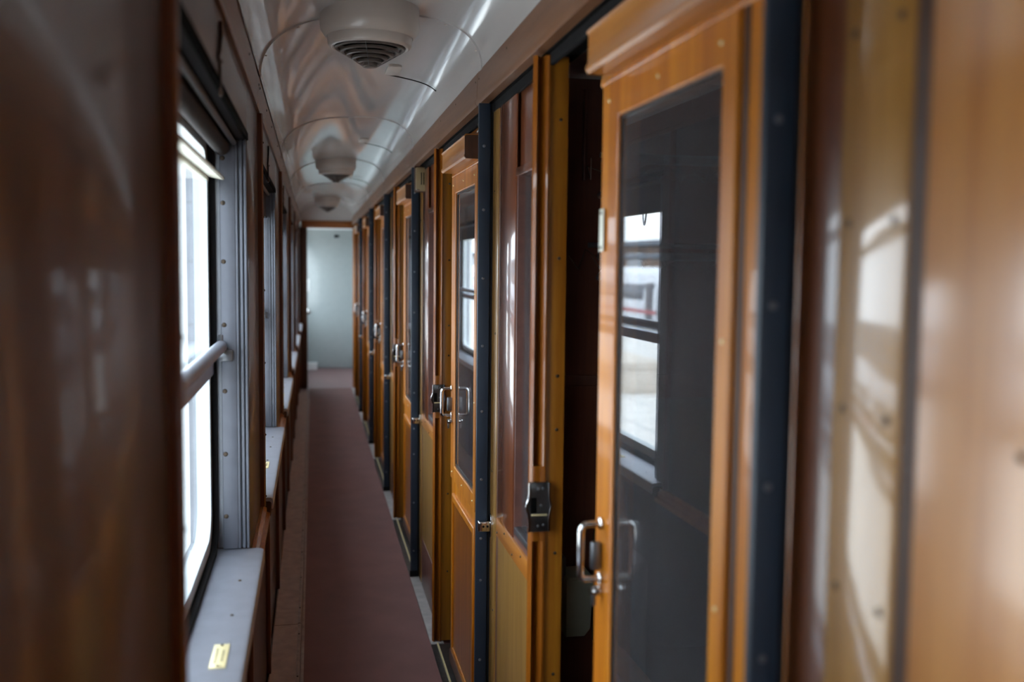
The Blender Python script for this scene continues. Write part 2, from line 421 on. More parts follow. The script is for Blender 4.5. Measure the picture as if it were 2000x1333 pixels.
# ------------------------------------------------------------------ corridor windows
def make_window(i):
    a, c = wspan(i)
    L = c-a
    w = struct(empty('window_%d' % (i+2), (-0.2, a, 0.81)))
    W = (-0.2, a, 0.81)
    # aluminium jambs with their channels
    for s, y in ((1, c), (-1, a)):
        y0, y1 = (y-0.012, y+0.004) if s > 0 else (y-0.004, y+0.012)
        j = MB().box(-0.226, -0.188, y0-0.012*(s > 0), y1+0.012*(s < 0), 0.815, 1.862, 0.003).build('jamb_profile', M_JAMBALU, w, W)
        MB().box(-0.24, -0.162, min(y0, y1)+0.004, max(y0, y1), 0.815, 1.862).build('channel', M_ALUDK, j, None)
        k = j.children[0]; k.data.transform(Matrix.Translation(-Vector(W)))
        for xx in (-0.1855, -0.174, -0.1645):
            q = MB().box(xx-0.0032, xx+0.0032, y0-0.010*(s > 0), y1+0.010*(s < 0), 0.815, 1.862, 0.0015)
            bmesh.ops.translate(q.bm, verts=list(q.bm.verts), vec=-Vector(W)); q.build('ridge', M_JAMBALU, j)
        for z in (0.90, 1.06, 1.22, 1.387, 1.545, 1.69, 1.80):
            screw(j, Vector((-0.218, y-0.024*s, z))-Vector(W), axis='y', sign=s, r=0.006)
    # pale outer frame with rounded corners and black gasket
    MB().ring(rrect(a+0.004, c-0.004, 0.812, 1.850, 0.10), rrect(a+0.055, c-0.055, 0.862, 1.812, 0.075), 'x', -0.285, -0.252).build('sash_frame', M_SASH, w, W)
    MB().ring(rrect(a+0.002, c-0.002, 0.811, 1.862, 0.095), rrect(a+0.022, c-0.022, 0.830, 1.843, 0.09), 'x', -0.252, -0.238).build('gasket', M_RUBBER, w, W)
    # blanking plates that close the corners behind the rounded frame
    MB().ring([(a-0.004, 0.80), (a-0.004, 1.87), (c+0.004, 1.87), (c+0.004, 0.80)], [(a+0.03, 0.838), (a+0.03, 1.836), (c-0.03, 1.836), (c-0.03, 0.838)], 'x', -0.305, -0.287, smooth=False).build('outer_flange', M_ALUDK, w, W)
    # lower fixed pane, upper drop sash
    MB().box(-0.272, -0.267, a+0.03, c-0.03, 0.84, 1.33).build('pane', M_PANE, w, W)
    MB().box(-0.262, -0.257, a+0.03, c-0.03, 1.30, 1.752).build('pane', M_PANE, w, W)
    MB().box(-0.266, -0.244, a+0.02, c-0.02, 1.262, 1.300, 0.003).build('transom', M_ALU, w, W)
    MB().prism([(-0.262, 1.742), (-0.262, 1.768), (-0.255, 1.772), (-0.214, 1.754), (-0.212, 1.748), (-0.216, 1.745), (-0.25, 1.752), (-0.25, 1.742)], 'y', a+0.035, c-0.035).build('sash_grip', M_CREAM, w, W)
    # round handle bar across the middle with its end brackets
    hb = MB().tube([(-0.226, a+0.03, 1.333), (-0.226, c-0.03, 1.333)], 0.0155, 20).build('handle_bar', M_ALU, w, W)
    for y in (a+0.022, c-0.022):
        q = MB().box(-0.232, -0.196, y-0.012, y+0.012, 1.296, 1.326, 0.005).tube([(-0.226, y, 1.33), (-0.226, y, 1.362)], 0.006, 10)
        bmesh.ops.translate(q.bm, verts=list(q.bm.verts), vec=-Vector(W)); q.build('bar_bracket', M_STEEL, hb)
    # dark head with blind rail
    MB().box(-0.25, -0.165, a, c, 1.846, 1.864).build('head_plate', M_RUBBER, w, W)
    MB().tube([(-0.190, a+0.02, 1.838), (-0.190, c-0.03, 1.838)], 0.007, 12).build('blind_rail', M_DKSTEEL, w, W)
    MB().tube([(-0.220, a+0.01, 1.826), (-0.220, c-0.01, 1.826)], 0.019, 18).build('blind_roll', M_BLIND, w, W)
    if i >= 1:
        bl = MB().box(-0.2015, -0.2000, a+0.022, c-0.022, 1.742, 1.836).box(-0.2045, -0.197, a+0.022, c-0.022, 1.736, 1.746, 0.002).build('blind', M_BLIND, w, W)
        ym = a+0.27
        q = MB().tube([(-0.198, ym-0.018, 1.740), (-0.197, ym-0.014, 1.720), (-0.197, ym-0.006, 1.700), (-0.197, ym, 1.694), (-0.197, ym+0.006, 1.700), (-0.197, ym+0.014, 1.720), (-0.198, ym+0.018, 1.740)], 0.0032, 8)
        bmesh.ops.translate(q.bm, verts=list(q.bm.verts), vec=-Vector(W)); q.build('pull_loop', M_BLIND, bl)
    MB().box(-0.166, -0.157, a-0.004, c+0.004, 1.848, 1.866, 0.002).build('head_lip_shadow', M_DARK, w, W)  # black strip painted as the shadow under the upper board's lip
    # sill with folded nose
    sl = MB().prism([(-0.245, 0.800), (-0.245, 0.816), (-0.238, 0.8135), (-0.134, 0.8118), (-0.127, 0.808), (-0.125, 0.802), (-0.125, 0.776), (-0.130, 0.776), (-0.130, 0.795), (-0.135, 0.800)], 'y', a-0.048, c-0.012, smooth=False).build('sill', M_ALU, w, W)
    for y in (a+0.12, a+0.55, a+0.82, a+1.05):
        screw(sl, Vector((-0.168, y, 0.8125))-Vector(W), axis='z', sign=-1, r=0.004)
    q = MB().box(-0.166, -0.132, a-0.046, c-0.014, 0.752, 0.7995, 0.003)
    bmesh.ops.translate(q.bm, verts=list(q.bm.verts), vec=-Vector(W)); q.build('sill_bearer', W_BOX, sl)
    return w
for i in range(-2, NWIN): make_window(i)

# notice plates on the sills
PLATE_AT = ['a third of the way along the sill of the first window past the dark near pier', 'on the sill of the second window past the near pier', 'on the sill of the third window past the near pier']
for i in range(3):
    a, c = wspan(i)
    y = a+0.60 if i == 0 else a+0.46
    x = -0.173
    p = empty('notice_plate', (x, y, 0.8125))
    q = MB().box(-0.0145, 0.0145, -0.057, 0.057, 0.0, 0.0022, 0.0008); q.build('plate', M_BRASS, p)
    q = MB(); random.seed(i)
    for xx, span in ((-0.006, 0.036), (0.006, 0.028)):
        yy = -span
        while yy < span:
            k = random.uniform(0.003, 0.005); q.box(xx-0.0024, xx+0.0024, yy, yy+k*0.45, 0.0020, 0.0026); q.box(xx-0.0024, xx-0.0014, yy, yy+k*0.8, 0.0020, 0.0026); yy += k+0.0012
    q.build('engraving', M_INK, p)
    for yy in (-0.050, 0.050): screw(p, (0, yy, 0.0022), axis='z', sign=-1, r=0.0028)
    tag(p, ['small yellow brass notice plate on the aluminium sill closest to the dark pier', 'small pale notice plate on the sill of the second window along', 'tiny notice plate on the sill of the third window along'][i], 'plate', 'notice plates on the window sills')

# two-piece fittings on the boards above the windows
for i in range(4):
    a, c = wspan(i)
    y = a+0.55
    h = empty('wall_fitting', (XL, y, 1.89))
    MB().prism([(0.035, 0.078), (0.046, 0.078), (0.046, 0.05), (-0.006, 0.012), (-0.006, 0.0), (0.008, 0.006), (0.035, 0.034)], 'x', 0.0, 0.005, 0.001).build('hook', W_LEFT, h)
    MB().box(0.0, 0.005, 0.018, 0.030, -0.055, 0.012, 0.0015).build('stay', W_LEFT, h)
    for z in (-0.048, 0.005): screw(h, (0.005, 0.024, z), axis='x', sign=-1, r=0.0032)
    tag(h, 'slim brown hook fitting on the board over the ' + ['first', 'second', 'third', 'fourth'][i]+' corridor window', 'hook', 'fittings above the windows')

# ------------------------------------------------------------------ heating duct along the left wall
cuts = [Y_BACK, 0.25, 2.05, 3.97, 5.9, 7.82, 9.75, 11.3]
wd = ['', '', 'closest', 'second', 'third', 'fourth', 'last']
for i, (a, c) in enumerate(zip(cuts, cuts[1:])):
    if c < 0.5: continue
    h = empty('duct_cover', (-0.105, a, 0))
    q = MB().prism([(-0.055, 0.0), (-0.055, 0.098), (-0.050, 0.102), (0.043, 0.102), (0.049, 0.096), (0.049, 0.0)], 'y', 0.003, c-a-0.003); q.build('cover_sheet', M_HEATER, h)
    q = MB().prism([(0.040, 0.1025), (0.040, 0.106), (0.049, 0.106), (0.0525, 0.102), (0.0525, 0.080), (0.0495, 0.080), (0.0495, 0.1015)], 'y', 0.004, c-a-0.004); q.build('edge_lip', M_LIP, h)
    q = MB().box(0.052, 0.064, 0.0, c-a, 0.0, 0.022, 0.002); q.build('floor_angle', M_LIP, h)
    for k in range(5): screw(h, (0.046, 0.18+(c-a-0.3)*k/4, 0.106), axis='z', sign=-1, r=0.0035)
    pos = ['before the first window sill', 'under the first window sill', 'under the second window sill', 'under the third window sill', 'under the fourth window sill', 'reaching the end partition'][i-1]
    tag(h, 'brown worn heating duct cover along the floor '+pos, 'duct cover', 'duct covers along the window side')

# ------------------------------------------------------------------ wall on the compartment side
wr = struct(empty('wall_right', (XR, 5, 0)))
RO = (XR, 5, 0)
def loc(q): bmesh.ops.translate(q.bm, verts=list(q.bm.verts), vec=-Vector(RO)); return q
for k in range(0, 7):
    f = FIN[k]
    j = JAMB[k-1]+0.09 if k > 0 else None
    top = 2.004
    if k == 0:
        # broad lacquered planks beside the viewer
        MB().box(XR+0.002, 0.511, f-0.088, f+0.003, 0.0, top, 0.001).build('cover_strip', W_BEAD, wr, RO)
        st = MB().box(XR-0.004, 0.511, f-0.203, f-0.088, 0.0, top, 0.0015).build('screwed_plank', W_PLANK, wr, RO)
        MB().box(XR-0.0025, 0.532, f-0.2262, f-0.2032, 0.0, top).build('dark_joint', W_BOX, wr, RO)
        pl = MB().box(XR-0.003, 0.532, -0.2, f-0.226, 0.0, top, 0.002).build('broad_plank', W_BROAD, wr, RO)
        MB().box(XR, 0.511, Y_BACK, -0.21, 0.0, top).build('pier_panel', W_PILLAR, wr, RO)
        for z in (0.87, 1.055, 1.235, 1.41, 1.588, 1.765, 1.93):
            for yy in (f-0.107, f-0.183): screw(st, Vector((XR-0.004, yy, z))-Vector(RO), axis='x', r=0.0045)
        for z in (1.055, 1.41, 1.765): screw(pl, Vector((XR-0.003, f-0.355, z))-Vector(RO), axis='x', r=0.0045)
        continue
    strip = MB().box(XR, 0.511, f-0.085, f+0.002, 0.0, top, 0.002).build('cover_strip', W_PANEL, wr, RO)
    for n_, z in enumerate((0.15, 0.55, 0.95, 1.35, 1.75)):
        screw(strip, Vector((XR, f-0.03-0.03*(n_ % 2), z))-Vector(RO), axis='x', r=0.0035)
    MB().box(XR+0.003, 0.511, f-0.112, f-0.085, 0.0, top).build('dark_joint', W_KICK, wr, RO)
    yp1, yp0 = f-0.112, f-0.325
    MB().box(XR, 0.511, yp0, yp1, 0.835, top, 0.003).build('pillar_board', W_PILLAR, wr, RO)
    # rail under window and pillar
    rl = MB().box(XR-0.003, 0.511, j, yp1, 0.785, 0.835, 0.002).build('window_rail', W_RAIL, wr, RO)
    n = 5
    for s in range(n):
        yy = j+0.04+(yp1-j-0.06)*s/(n-1)
        screw(rl, Vector((XR-0.003, yy, 0.823 if s % 2 else 0.797))-Vector(RO), axis='x', r=0.0035)
    # lower panel with upright groove and kick board
    MB().box(XR+0.003, 0.54, j, yp1, 0.0, 0.785).build('lower_panel', W_PANEL, wr, RO)
    MB().box(XR, 0.511, j, yp1, 0.008, 0.235, 0.003).build('kick_board', W_KICK, wr, RO)
    # fixed window
    wf = MB().ring([(j, 0.835), (j, 1.785), (yp0, 1.785), (yp0, 0.835)], [(j+0.02, 0.85), (j+0.02, 1.768), (yp0-0.014, 1.768), (yp0-0.014, 0.85)], 'x', XR+0.004, 0.54, smooth=False).build('side_window', W_KICK, wr, RO)
    loc(MB().box(XR+0.022, XR+0.026, j+0.015, yp0-0.01, 0.84, 1.775)).build('pane', M_DGLASS, wf)
    loc(MB().box(XR+0.003, XR+0.022, j+0.015, yp0-0.012, 0.85, 0.868, 0.002)).build('glazing_bead', M_STEEL, wf)
    MB().box(XR, 0.511, j, yp0, 1.768, 1.79, 0.002).build('transom_rail', W_PILLAR, wr, RO)
    MB().box(XR+0.012, 0.53, j, yp0, 1.79, top).build('top_panel', W_PILLAR, wr, RO)

# ------------------------------------------------------------------ door posts: dark blue strip, rubber, chrome catch
def make_post():
    p = empty('door_post')
    q = MB().box(0.0, 0.034, 0.0, 0.014, 0.012, 2.0, 0.002); st = q.build('blue_strip', M_POST, p)
    MB().box(0.034, 0.043, 0.004, 0.016, 0.012, 2.0).build('rubber_seal', M_RUBBER, p)
    q = MB().box(-0.003, 0.040, -0.004, 0.016, 0.010, 0.04, 0.003); q.build('foot_boot', M_RUBBER, p)
    for z in (0.14, 0.38, 0.62, 0.745, 0.92, 1.12, 1.31, 1.505, 1.70, 1.88):
        screw(p, (0.015, 0.0, z), axis='y', r=0.0045, mat=M_STEEL)
    return p
def make_catch():
    # chrome catch on the cover strip with two holes in its nose
    p = empty('door_catch')
    fl = [(0.019*math.cos(a), 0.030*math.sin(a)*(1.15 if abs(math.sin(a)) > 0.7 else 1)) for a in [2*PI*k/28 for k in range(28)]]
    MB().prism(fl, 'x', -0.005, 0.0, 0.001, smooth=True).build('flange', M_CHROME, p)
    MB().box(-0.040, -0.004, -0.014, 0.014, -0.016, 0.014, 0.004, 3).build('nose_block', M_CHROME, p)
    for xx in (-0.026, -0.014):
        MB().lathe([(0.0034, -0.0006), (0.0034, 0.002)], (xx, -0.014, 0.0), axis='y', n=12).build('bore', M_DARK, p)
    return p
post0 = make_post(); catch0 = make_catch()
ords = ['first', 'second', 'third', 'fourth', 'fifth', 'sixth']
POST_L = ['broad blurred dark blue post beside the lacquered planks and the widest open door',
          'dark blue screwed post beside the door with the sharp chrome handle, second from the planks',
          'dark blue post under the tan slotted switch box',
          'dark blue door post, fourth along from the lacquered planks',
          'dark blue door post, fifth along from the lacquered planks',
          'thin dark blue door post, sixth along and next to the end wall']
for k in range(6):
    p = post0 if k == 0 else copy_tree(post0)
    p.location = (0.463, FIN[k], 0)
    tag(p, POST_L[k], 'door post', 'dark blue posts between the compartments', 'thing')
    if k > 0:
        c = catch0 if k == 1 else copy_tree(catch0)
        c.location = (XR, FIN[k]-0.024, 0.79)
        tag(c, 'chrome door catch with two bored holes beside the '+ords[k]+' blue post from the planks', 'catch', 'chrome catches beside the posts')

# ------------------------------------------------------------------ jambs with strike plates
def make_jamb():
    j = empty('door_jamb')
    ch = [(-0.005, 0.010), (-0.002, 0.0), (0.002, -0.004), (0.006, 0.008), (0.011, 0.015), (0.016, 0.010), (0.020, -0.002), (0.026, -0.008), (0.030, -0.008), (0.031, 0.0)]
    so = [(-0.005, 0.010), (-0.002, 0.0), (0.002, -0.004), (0.006, -0.005), (0.011, -0.005), (0.016, -0.005), (0.020, -0.005), (0.026, -0.008), (0.030, -0.008), (0.031, 0.0)]
    # corridor half with the vertical finger groove
    q = MB()
    for a0, a1, pr in ((0.012, 0.93, ch), (0.93, 1.10, so), (1.10, 1.995, ch)):
        pts = [(u, v) for u, v in pr if u <= 0.0305]+[(0.0305, 0.055), (0.020, 0.045)]
        q.prism(pts, 'z', a0, a1)
    q.build('fluted_edge', W_FLUTE, j)
    q = MB().box(0.031, 0.073, 0.0, 0.088, 0.012, 1.995, 0.002); q.build('flat_edge', W_JAMB, j)
    for z in (0.30, 0.62, 0.90, 1.18, 1.30, 1.56, 1.86):
        screw(j, (0.056, 0.0, z), axis='y', r=0.004)
    # strike plate with flared lips
    s = empty('strike_plate'); s.parent = j
    s.location = (0.0145, -0.007, 1.01)
    ol = []
    for t in range(0, 13):
        z = -0.055+0.110*t/12
        bulge = 0.007*math.exp(-((z-0.002)/0.014)**2)
        ol.append((0.0225+bulge*0.6, z))
    for t in range(12, -1, -1):
        z = -0.055+0.110*t/12
        bulge = 0.007*math.exp(-((z-0.002)/0.014)**2)
        ol.append((-0.0225-bulge, z))
    MB().prism(ol, 'y', -0.010, 0.002, 0.0015).build('plate', M_DKSTEEL, s)
    for sg, off in ((-1, -0.0225), (1, 0.0225)):
        pth = []
        for t in range(0, 17):
            z = -0.055+0.110*t/16
            pth.append((off+sg*0.007*math.exp(-((z-0.002)/0.014)**2)*(1 if sg < 0 else 0.6), -0.011, z))
        MB().tube(pth, 0.0022, 8).build('lip', M_CHROME, s)
    MB().box(-0.019, -0.006, -0.0112, -0.008, -0.013, 0.022, 0.001).build('latch_slot', M_DARK, s)
    MB().box(-0.018, 0.018, -0.0125, -0.009, -0.019, -0.015, 0.0008).build('ledge', M_BRASS, s)
    for u, v in ((-0.002, 0.042), (0.008, 0.042), (-0.002, -0.042), (0.010, -0.040), (0.004, 0.004)):
        sc_ = screw(s, (u, -0.010, v), axis='y', r=0.0034, mat=M_STEEL)
    return j
jamb0 = make_jamb()
JL = ['golden grooved jamb with large strike plate beside the dark open gap', 'golden grooved door jamb behind the in-focus chrome D handle', 'golden grooved jamb just past the tan slotted switch box bay', 'golden door jamb beyond the third blue post', 'golden door jamb beyond the fifth handle', 'golden door jamb touching the end partition']
JL = ['golden grooved jamb with a large strike plate beside the dark open gap', 'golden grooved jamb behind the sharply focused chrome handle',
      'golden grooved jamb between the switch box and the fourth blue post', 'golden jamb between the fourth and fifth blue posts', 'golden jamb between the fifth and sixth blue posts', 'golden jamb past the sixth blue post by the end partition']
for k in range(6):
    j = jamb0 if k == 0 else copy_tree(jamb0)
    j.location = (0.474, JAMB[k], 0); tag(j, JL[k], 'door jamb', 'fixed jambs the doors close against', 'thing')

# ------------------------------------------------------------------ sliding doors
def make_door():
    d = empty('sliding_door')
    W = 0.93; T = 0.036
    g0, g1, gz0, gz1 = -0.535, -0.108, 0.80, 1.80          # glazed opening
    q = MB()
    q.box(0, T, -0.10, 0.0, 0.02, 1.985, 0.002)           # leading stile
    q.box(0, T, -W, g0, 0.02, 1.985, 0.002)               # trailing stile
    q.box(0, T, g0-0.002, g1+0.002, gz1, 1.985, 0.0)
    q.box(0, T, g0-0.002, g1+0.002, 0.02, gz0, 0.0)
    q.build('leaf', W_DOOR, d)
    # raised surround of the glass
    fr = MB().ring([(g0-0.045, 0.745), (-0.018, 0.745), (-0.018, 1.862), (g0-0.045, 1.862)], [(g0, gz0), (g1, gz0), (g1, gz1), (g0, gz1)], 'x', -0.008, 0.004, smooth=False)
    fo = fr.build('glass_surround', W_DOOR, d)
    bv = fo.modifiers.new('edge', 'BEVEL'); bv.width = 0.003; bv.segments = 2; bv.limit_method = 'ANGLE'
    for y, z in ((-0.06, 1.83), (-0.30, 1.83), (-0.53, 1.83), (-0.06, 0.772), (-0.30, 0.772), (-0.53, 0.772), (g0-0.022, 1.1), (g0-0.022, 1.45)):
        screw(fo, (-0.008, y, z), axis='x', r=0.0035, mat=M_BRASS)
    MB().box(0.0005, 0.0045, g0-0.006, g1+0.006, gz0-0.006, gz1+0.006).build('pane', M_DGLASS, d)
    MB().ring([(g0+0.0, gz0), (g1, gz0), (g1, gz1), (g0, gz1)], [(g0+0.006, gz0+0.012), (g1-0.006, gz0+0.012), (g1-0.006, gz1-0.006), (g0+0.006, gz1-0.006)], 'x', -0.002, 0.0005, smooth=False).build('glazing_bead', M_DKSTEEL, d)
    # flat dark strip painted as the shadow of a groove beside the surround
    MB().box(-0.0012, 0.004, g0-0.063, g0-0.047, 0.70, 1.862).build('groove_strip', W_BOX, d)
    # top rail moulding lines
    MB().prism([(-0.004, 1.862), (-0.007, 1.866), (-0.004, 1.885), (0.0, 1.89), (0.002, 1.862)], 'y', -W+0.02, -0.002).build('top_moulding', W_DOOR, d)
    # recessed lower panel with moulded frame
    ring = MB().ring([(g0-0.02, 0.085), (-0.055, 0.085), (-0.055, 0.69), (g0-0.02, 0.69)], [(g0+0.0, 0.105), (-0.085, 0.105), (-0.085, 0.662), (g0+0.0, 0.662)], 'x', -0.009, 0.003, smooth=False).build('panel_moulding', W_DOOR, d)
    bv = ring.modifiers.new('edge', 'BEVEL'); bv.width = 0.004; bv.segments = 2; bv.limit_method = 'ANGLE'
    MB().box(-0.003, 0.004, g0+0.0, -0.085, 0.105, 0.662).build('lower_panel', W_FLUTE, d)
    MB().box(-0.006, 0.002, -W, -0.004, 0.022, 0.075, 0.002).build('kick_rail', W_KICK, d)
    # cover box of the running gear
    cb = MB().prism([(-0.050, 1.872), (-0.055, 1.878), (-0.055, 1.884), (-0.051, 1.890), (-0.051, 1.936), (-0.055, 1.942), (-0.050, 1.948), (0.0, 1.948), (0.0, 1.872)], 'y', -0.61, -0.07).build('cover_box', W_RAIL, d)
    MB().prism([(-0.0485, 1.872), (-0.0535, 1.877), (-0.0535, 1.939), (-0.0485, 1.944), (-0.002, 1.944), (-0.002, 1.872)], 'y', -0.615, -0.6102).build('end_block', W_BOX, cb)
    for y in (-0.28, -0.62):
        h = MB().box(-0.006, 0.0, y-0.016, y+0.016, 1.955, 2.02, 0.001).build('hanger', M_STEEL, d)
        MB().tube([(-0.008, y-0.006, 1.985), (-0.013, y-0.006, 1.975), (-0.010, y-0.006, 1.960), (-0.016, y-0.006, 1.95)], 0.003, 8).build('hook', M_CHROME, h)
    # chrome D handle on the leading stile
    r = 0.0062; x0, x1 = -0.005, -0.048; yh = -0.062
    zt, zb = 1.085, 0.985
    pth = [(x0, yh, zt)]
    for k in range(7):
        a = PI/2*k/6; pth.append((x1+0.014-0.014*math.sin(a), yh, zt-0.014+0.014*math.cos(a)))
    for k in range(7):
        a = PI/2*k/6; pth.append((x1+0.010-0.010*math.cos(a), yh, zb+0.010-0.010*math.sin(a)))
    pth.append((x0, yh, zb))
    hd = MB().tube(pth, r, 14).build('handle', M_CHROME, d)
    for z in (zt, zb):
        MB().lathe([(0.011, 0.0), (0.011, -0.003), (0.008, -0.0055)], (-0.0105, yh, z), axis='x', n=16).build('rosette', M_CHROME, hd)
    MB().box(-0.028, -0.010, yh-0.004, yh+0.010, 1.0, 1.052, 0.004).build('lock_case', M_STEEL, d)
    ks = MB().lathe([(0.010, 0.0), (0.010, -0.012), (0.007, -0.018)], (-0.010, yh, 0.962), axis='x', n=18).build('key_cylinder', M_CHROME, d)
    MB().box(-0.026, -0.018, yh-0.003, yh+0.003, 0.935, 0.964, 0.0015).build('lever', M_STEEL, ks)
    pt = MB().box(-0.0128, -0.0108, -0.050, -0.026, 1.570, 1.645, 0.0008).build('enamel_plate', M_CREAM, d)
    for z in (1.577, 1.638): screw(pt, (-0.0128, -0.038, z), axis='x', r=0.003)
    return d
door0 = make_door()
DL = ['amber sliding door pulled half open, cream plate and large window reflection in its glass',
      'amber sliding door left ajar with a sharp chrome handle, beside the second blue post',
      'amber sliding door between the third blue post and its catch', 'amber sliding door between the fourth and fifth blue posts',
      'amber sliding door between the fifth and sixth blue posts', 'amber sliding door past the sixth blue post, touching the end partition']
DL[2] = 'amber sliding door next past the tan slotted switch box'
for k in range(6):
    d = door0 if k == 0 else copy_tree(door0)
    d.location = (0.5135, LEAD[k], 0); d.rotation_euler.z = (0.012, 0.004, 0.003, 0, 0, 0)[k]; tag(d, DL[k], 'sliding door', 'sliding compartment doors', 'thing')
    if k > 0:
        for ch in list(d.children):
            if ch.name.startswith('enamel_plate'):
                for g in list(ch.children): bpy.data.objects.remove(g)
                bpy.data.objects.remove(ch)

# tan slotted switch box above the third post
s = empty('switch_box', (0.478, 4.60, 1.93))
MB().box(-0.014, 0.046, -0.02, 0.022, -0.053, 0.053, 0.004).build('case', M_TAN, s)
MB().box(-0.018, 0.052, 0.010, 0.028, -0.058, 0.062, 0.002).build('back_plate', W_BOX, s)
for xx in (0.010, 0.021, 0.032): MB().box(xx-0.0022, xx+0.0022, -0.0206, -0.017, -0.026, 0.030).build('slot', M_DARK, s)
MB().box(-0.016, 0.0, -0.022, -0.016, -0.054, -0.047, 0.001).build('edge_clip', M_CHROME, s)
tag(s, 'small tan box with three vertical slots above the third blue post', 'switch box')

# ------------------------------------------------------------------ compartments
cw = struct(empty('wall_compartments', (1.5, 5, 0)))
CO = (1.5, 5, 0)
PART = [f-0.09 for f in FIN]
for y in PART[:-1]+[Y_END+0.02]:
    MB().box(0.546, 2.36, y-0.02, y+0.02, 0.0, 2.06, 0.0).build('partition', W_INSIDE, cw, CO)
MB().box(2.36, 2.40, Y_BACK, 1.25, -0.08, 2.30).build('outer_side', W_INSIDE, cw, CO)
MB().box(2.36, 2.40, 2.35, Y_END+0.04, -0.08, 2.30).build('outer_side', W_INSIDE, cw, CO)
MB().box(2.36, 2.40, 1.25, 2.35, -0.08, 0.95).build('outer_side', W_INSIDE, cw, CO)
MB().box(2.36, 2.40, 1.25, 2.35, 1.85, 2.30).build('outer_side', W_INSIDE, cw, CO)
MB().box(2.352, 2.358, 1.20, 2.40, 0.985, 1.90).build('light_gap_blind', M_BLIND, cw, CO)  # blind stops above the opening's bottom edge, gap added to light the compartment
MB().box(0.546, 2.40, Y_BACK-0.02, Y_BACK+0.02, 0.0, 2.30).build('partition', W_INSIDE, cw, CO)
y = PART[1]-0.02
rk = struct(empty('trim_6', (0.8, y, 1.5)))
MB().box(0.60, 2.3, y-0.006, y, 1.205, 1.235, 0.002).build('dado_rail', W_INSIDE, rk, (0.8, y, 1.5))
MB().box(0.736, 0.744, y-0.02, y, 1.78, 2.03, 0.002).build('upright_batten', W_INSIDE, rk, (0.8, y, 1.5))
def bench(y, sgn, label):
    e = empty('bench_seat', (1.54, y, 0))
    s = -1 if sgn < 0 else 1
    def B(x0, x1, a, b_, z0, z1, bev): 
        ya, yb = sorted((s*a, s*b_)); return MB().box(x0, x1, ya, yb, z0, z1, bev, 3)
    B(-0.72, 0.85, 0.02, 0.56, 0.33, 0.46, 0.03).build('seat_cushion', M_SEAT, e)
    B(-0.72, 0.85, 0.0, 0.12, 0.46, 1.17, 0.03).build('backrest', M_SEAT, e)
    B(-0.74, 0.86, 0.03, 0.50, 0.004, 0.33, 0.004).build('plinth', W_INSIDE, e)
    B(-0.76, -0.70, 0.0, 0.34, 0.46, 0.80, 0.02).build('armrest', M_SEAT, e)
    tag(e, label, 'seat')
    return e
bench(PART[1]-0.021, -1, 'dark green upholstered compartment seat seen through the gap beside the half-open door')
def rack(y, z, depth, label):
    e = empty('luggage_rack', (1.45, y, z))
    MB().tube([(-0.72, -depth, 0.0), (0.8, -depth, 0.0)], 0.011, 12).build('front_bar', M_STEEL, e)
    MB().tube([(-0.72, -depth*0.5, 0.03), (0.8, -depth*0.5, 0.03)], 0.007, 10).build('middle_bar', M_STEEL, e)
    for xx in (-0.66, 0.05, 0.75):
        MB().tube([(xx, 0.0, -0.06), (xx, -depth*0.5, -0.02), (xx, -depth, 0.0)], 0.009, 8).build('bracket', M_STEEL, e)
    q = MB()
    n = 24
    for k in range(n):
        x = -0.70+1.48*k/n
        for dx in (0.10, -0.10):
            q.tube([(x, 0.0, 0.02), (x+dx*0.5, -depth*0.55, -0.035), (x+dx, -depth, 0.0)], 0.0016, 5)
    q.build('net', M_NET, e)
    tag(e, label, 'luggage rack')
rack(PART[1]-0.021, 1.80, 0.40, 'upper netted luggage rack with grey bars inside the half-open compartment')
rack(PART[1]-0.021, 1.57, 0.20, 'small lower netted rack inside the half-open compartment')
ab = empty('ash_bin', (0.712, 2.63, 0.525))
MB().prism([(-0.036, 0.165), (0.040, 0.15), (0.034, 0.02), (0.018, 0.0), (-0.036, 0.0)], 'y', -0.05, 0.05, 0.004).build('bin_body', M_ASH, ab)
MB().box(-0.040, -0.030, -0.02, 0.02, 0.15, 0.215, 0.002).build('hanger', M_STEEL, ab)
MB().box(-0.030, 0.040, -0.052, 0.052, 0.158, 0.168, 0.002).build('lid', M_ASH, ab)
MB().box(-0.03, 0.03, 0.05, 0.082, 0.03, 0.12).build('bracket', M_DKSTEEL, ab)
tag(ab, 'small grey green metal litter bin hung low in the dark compartment gap', 'bin')

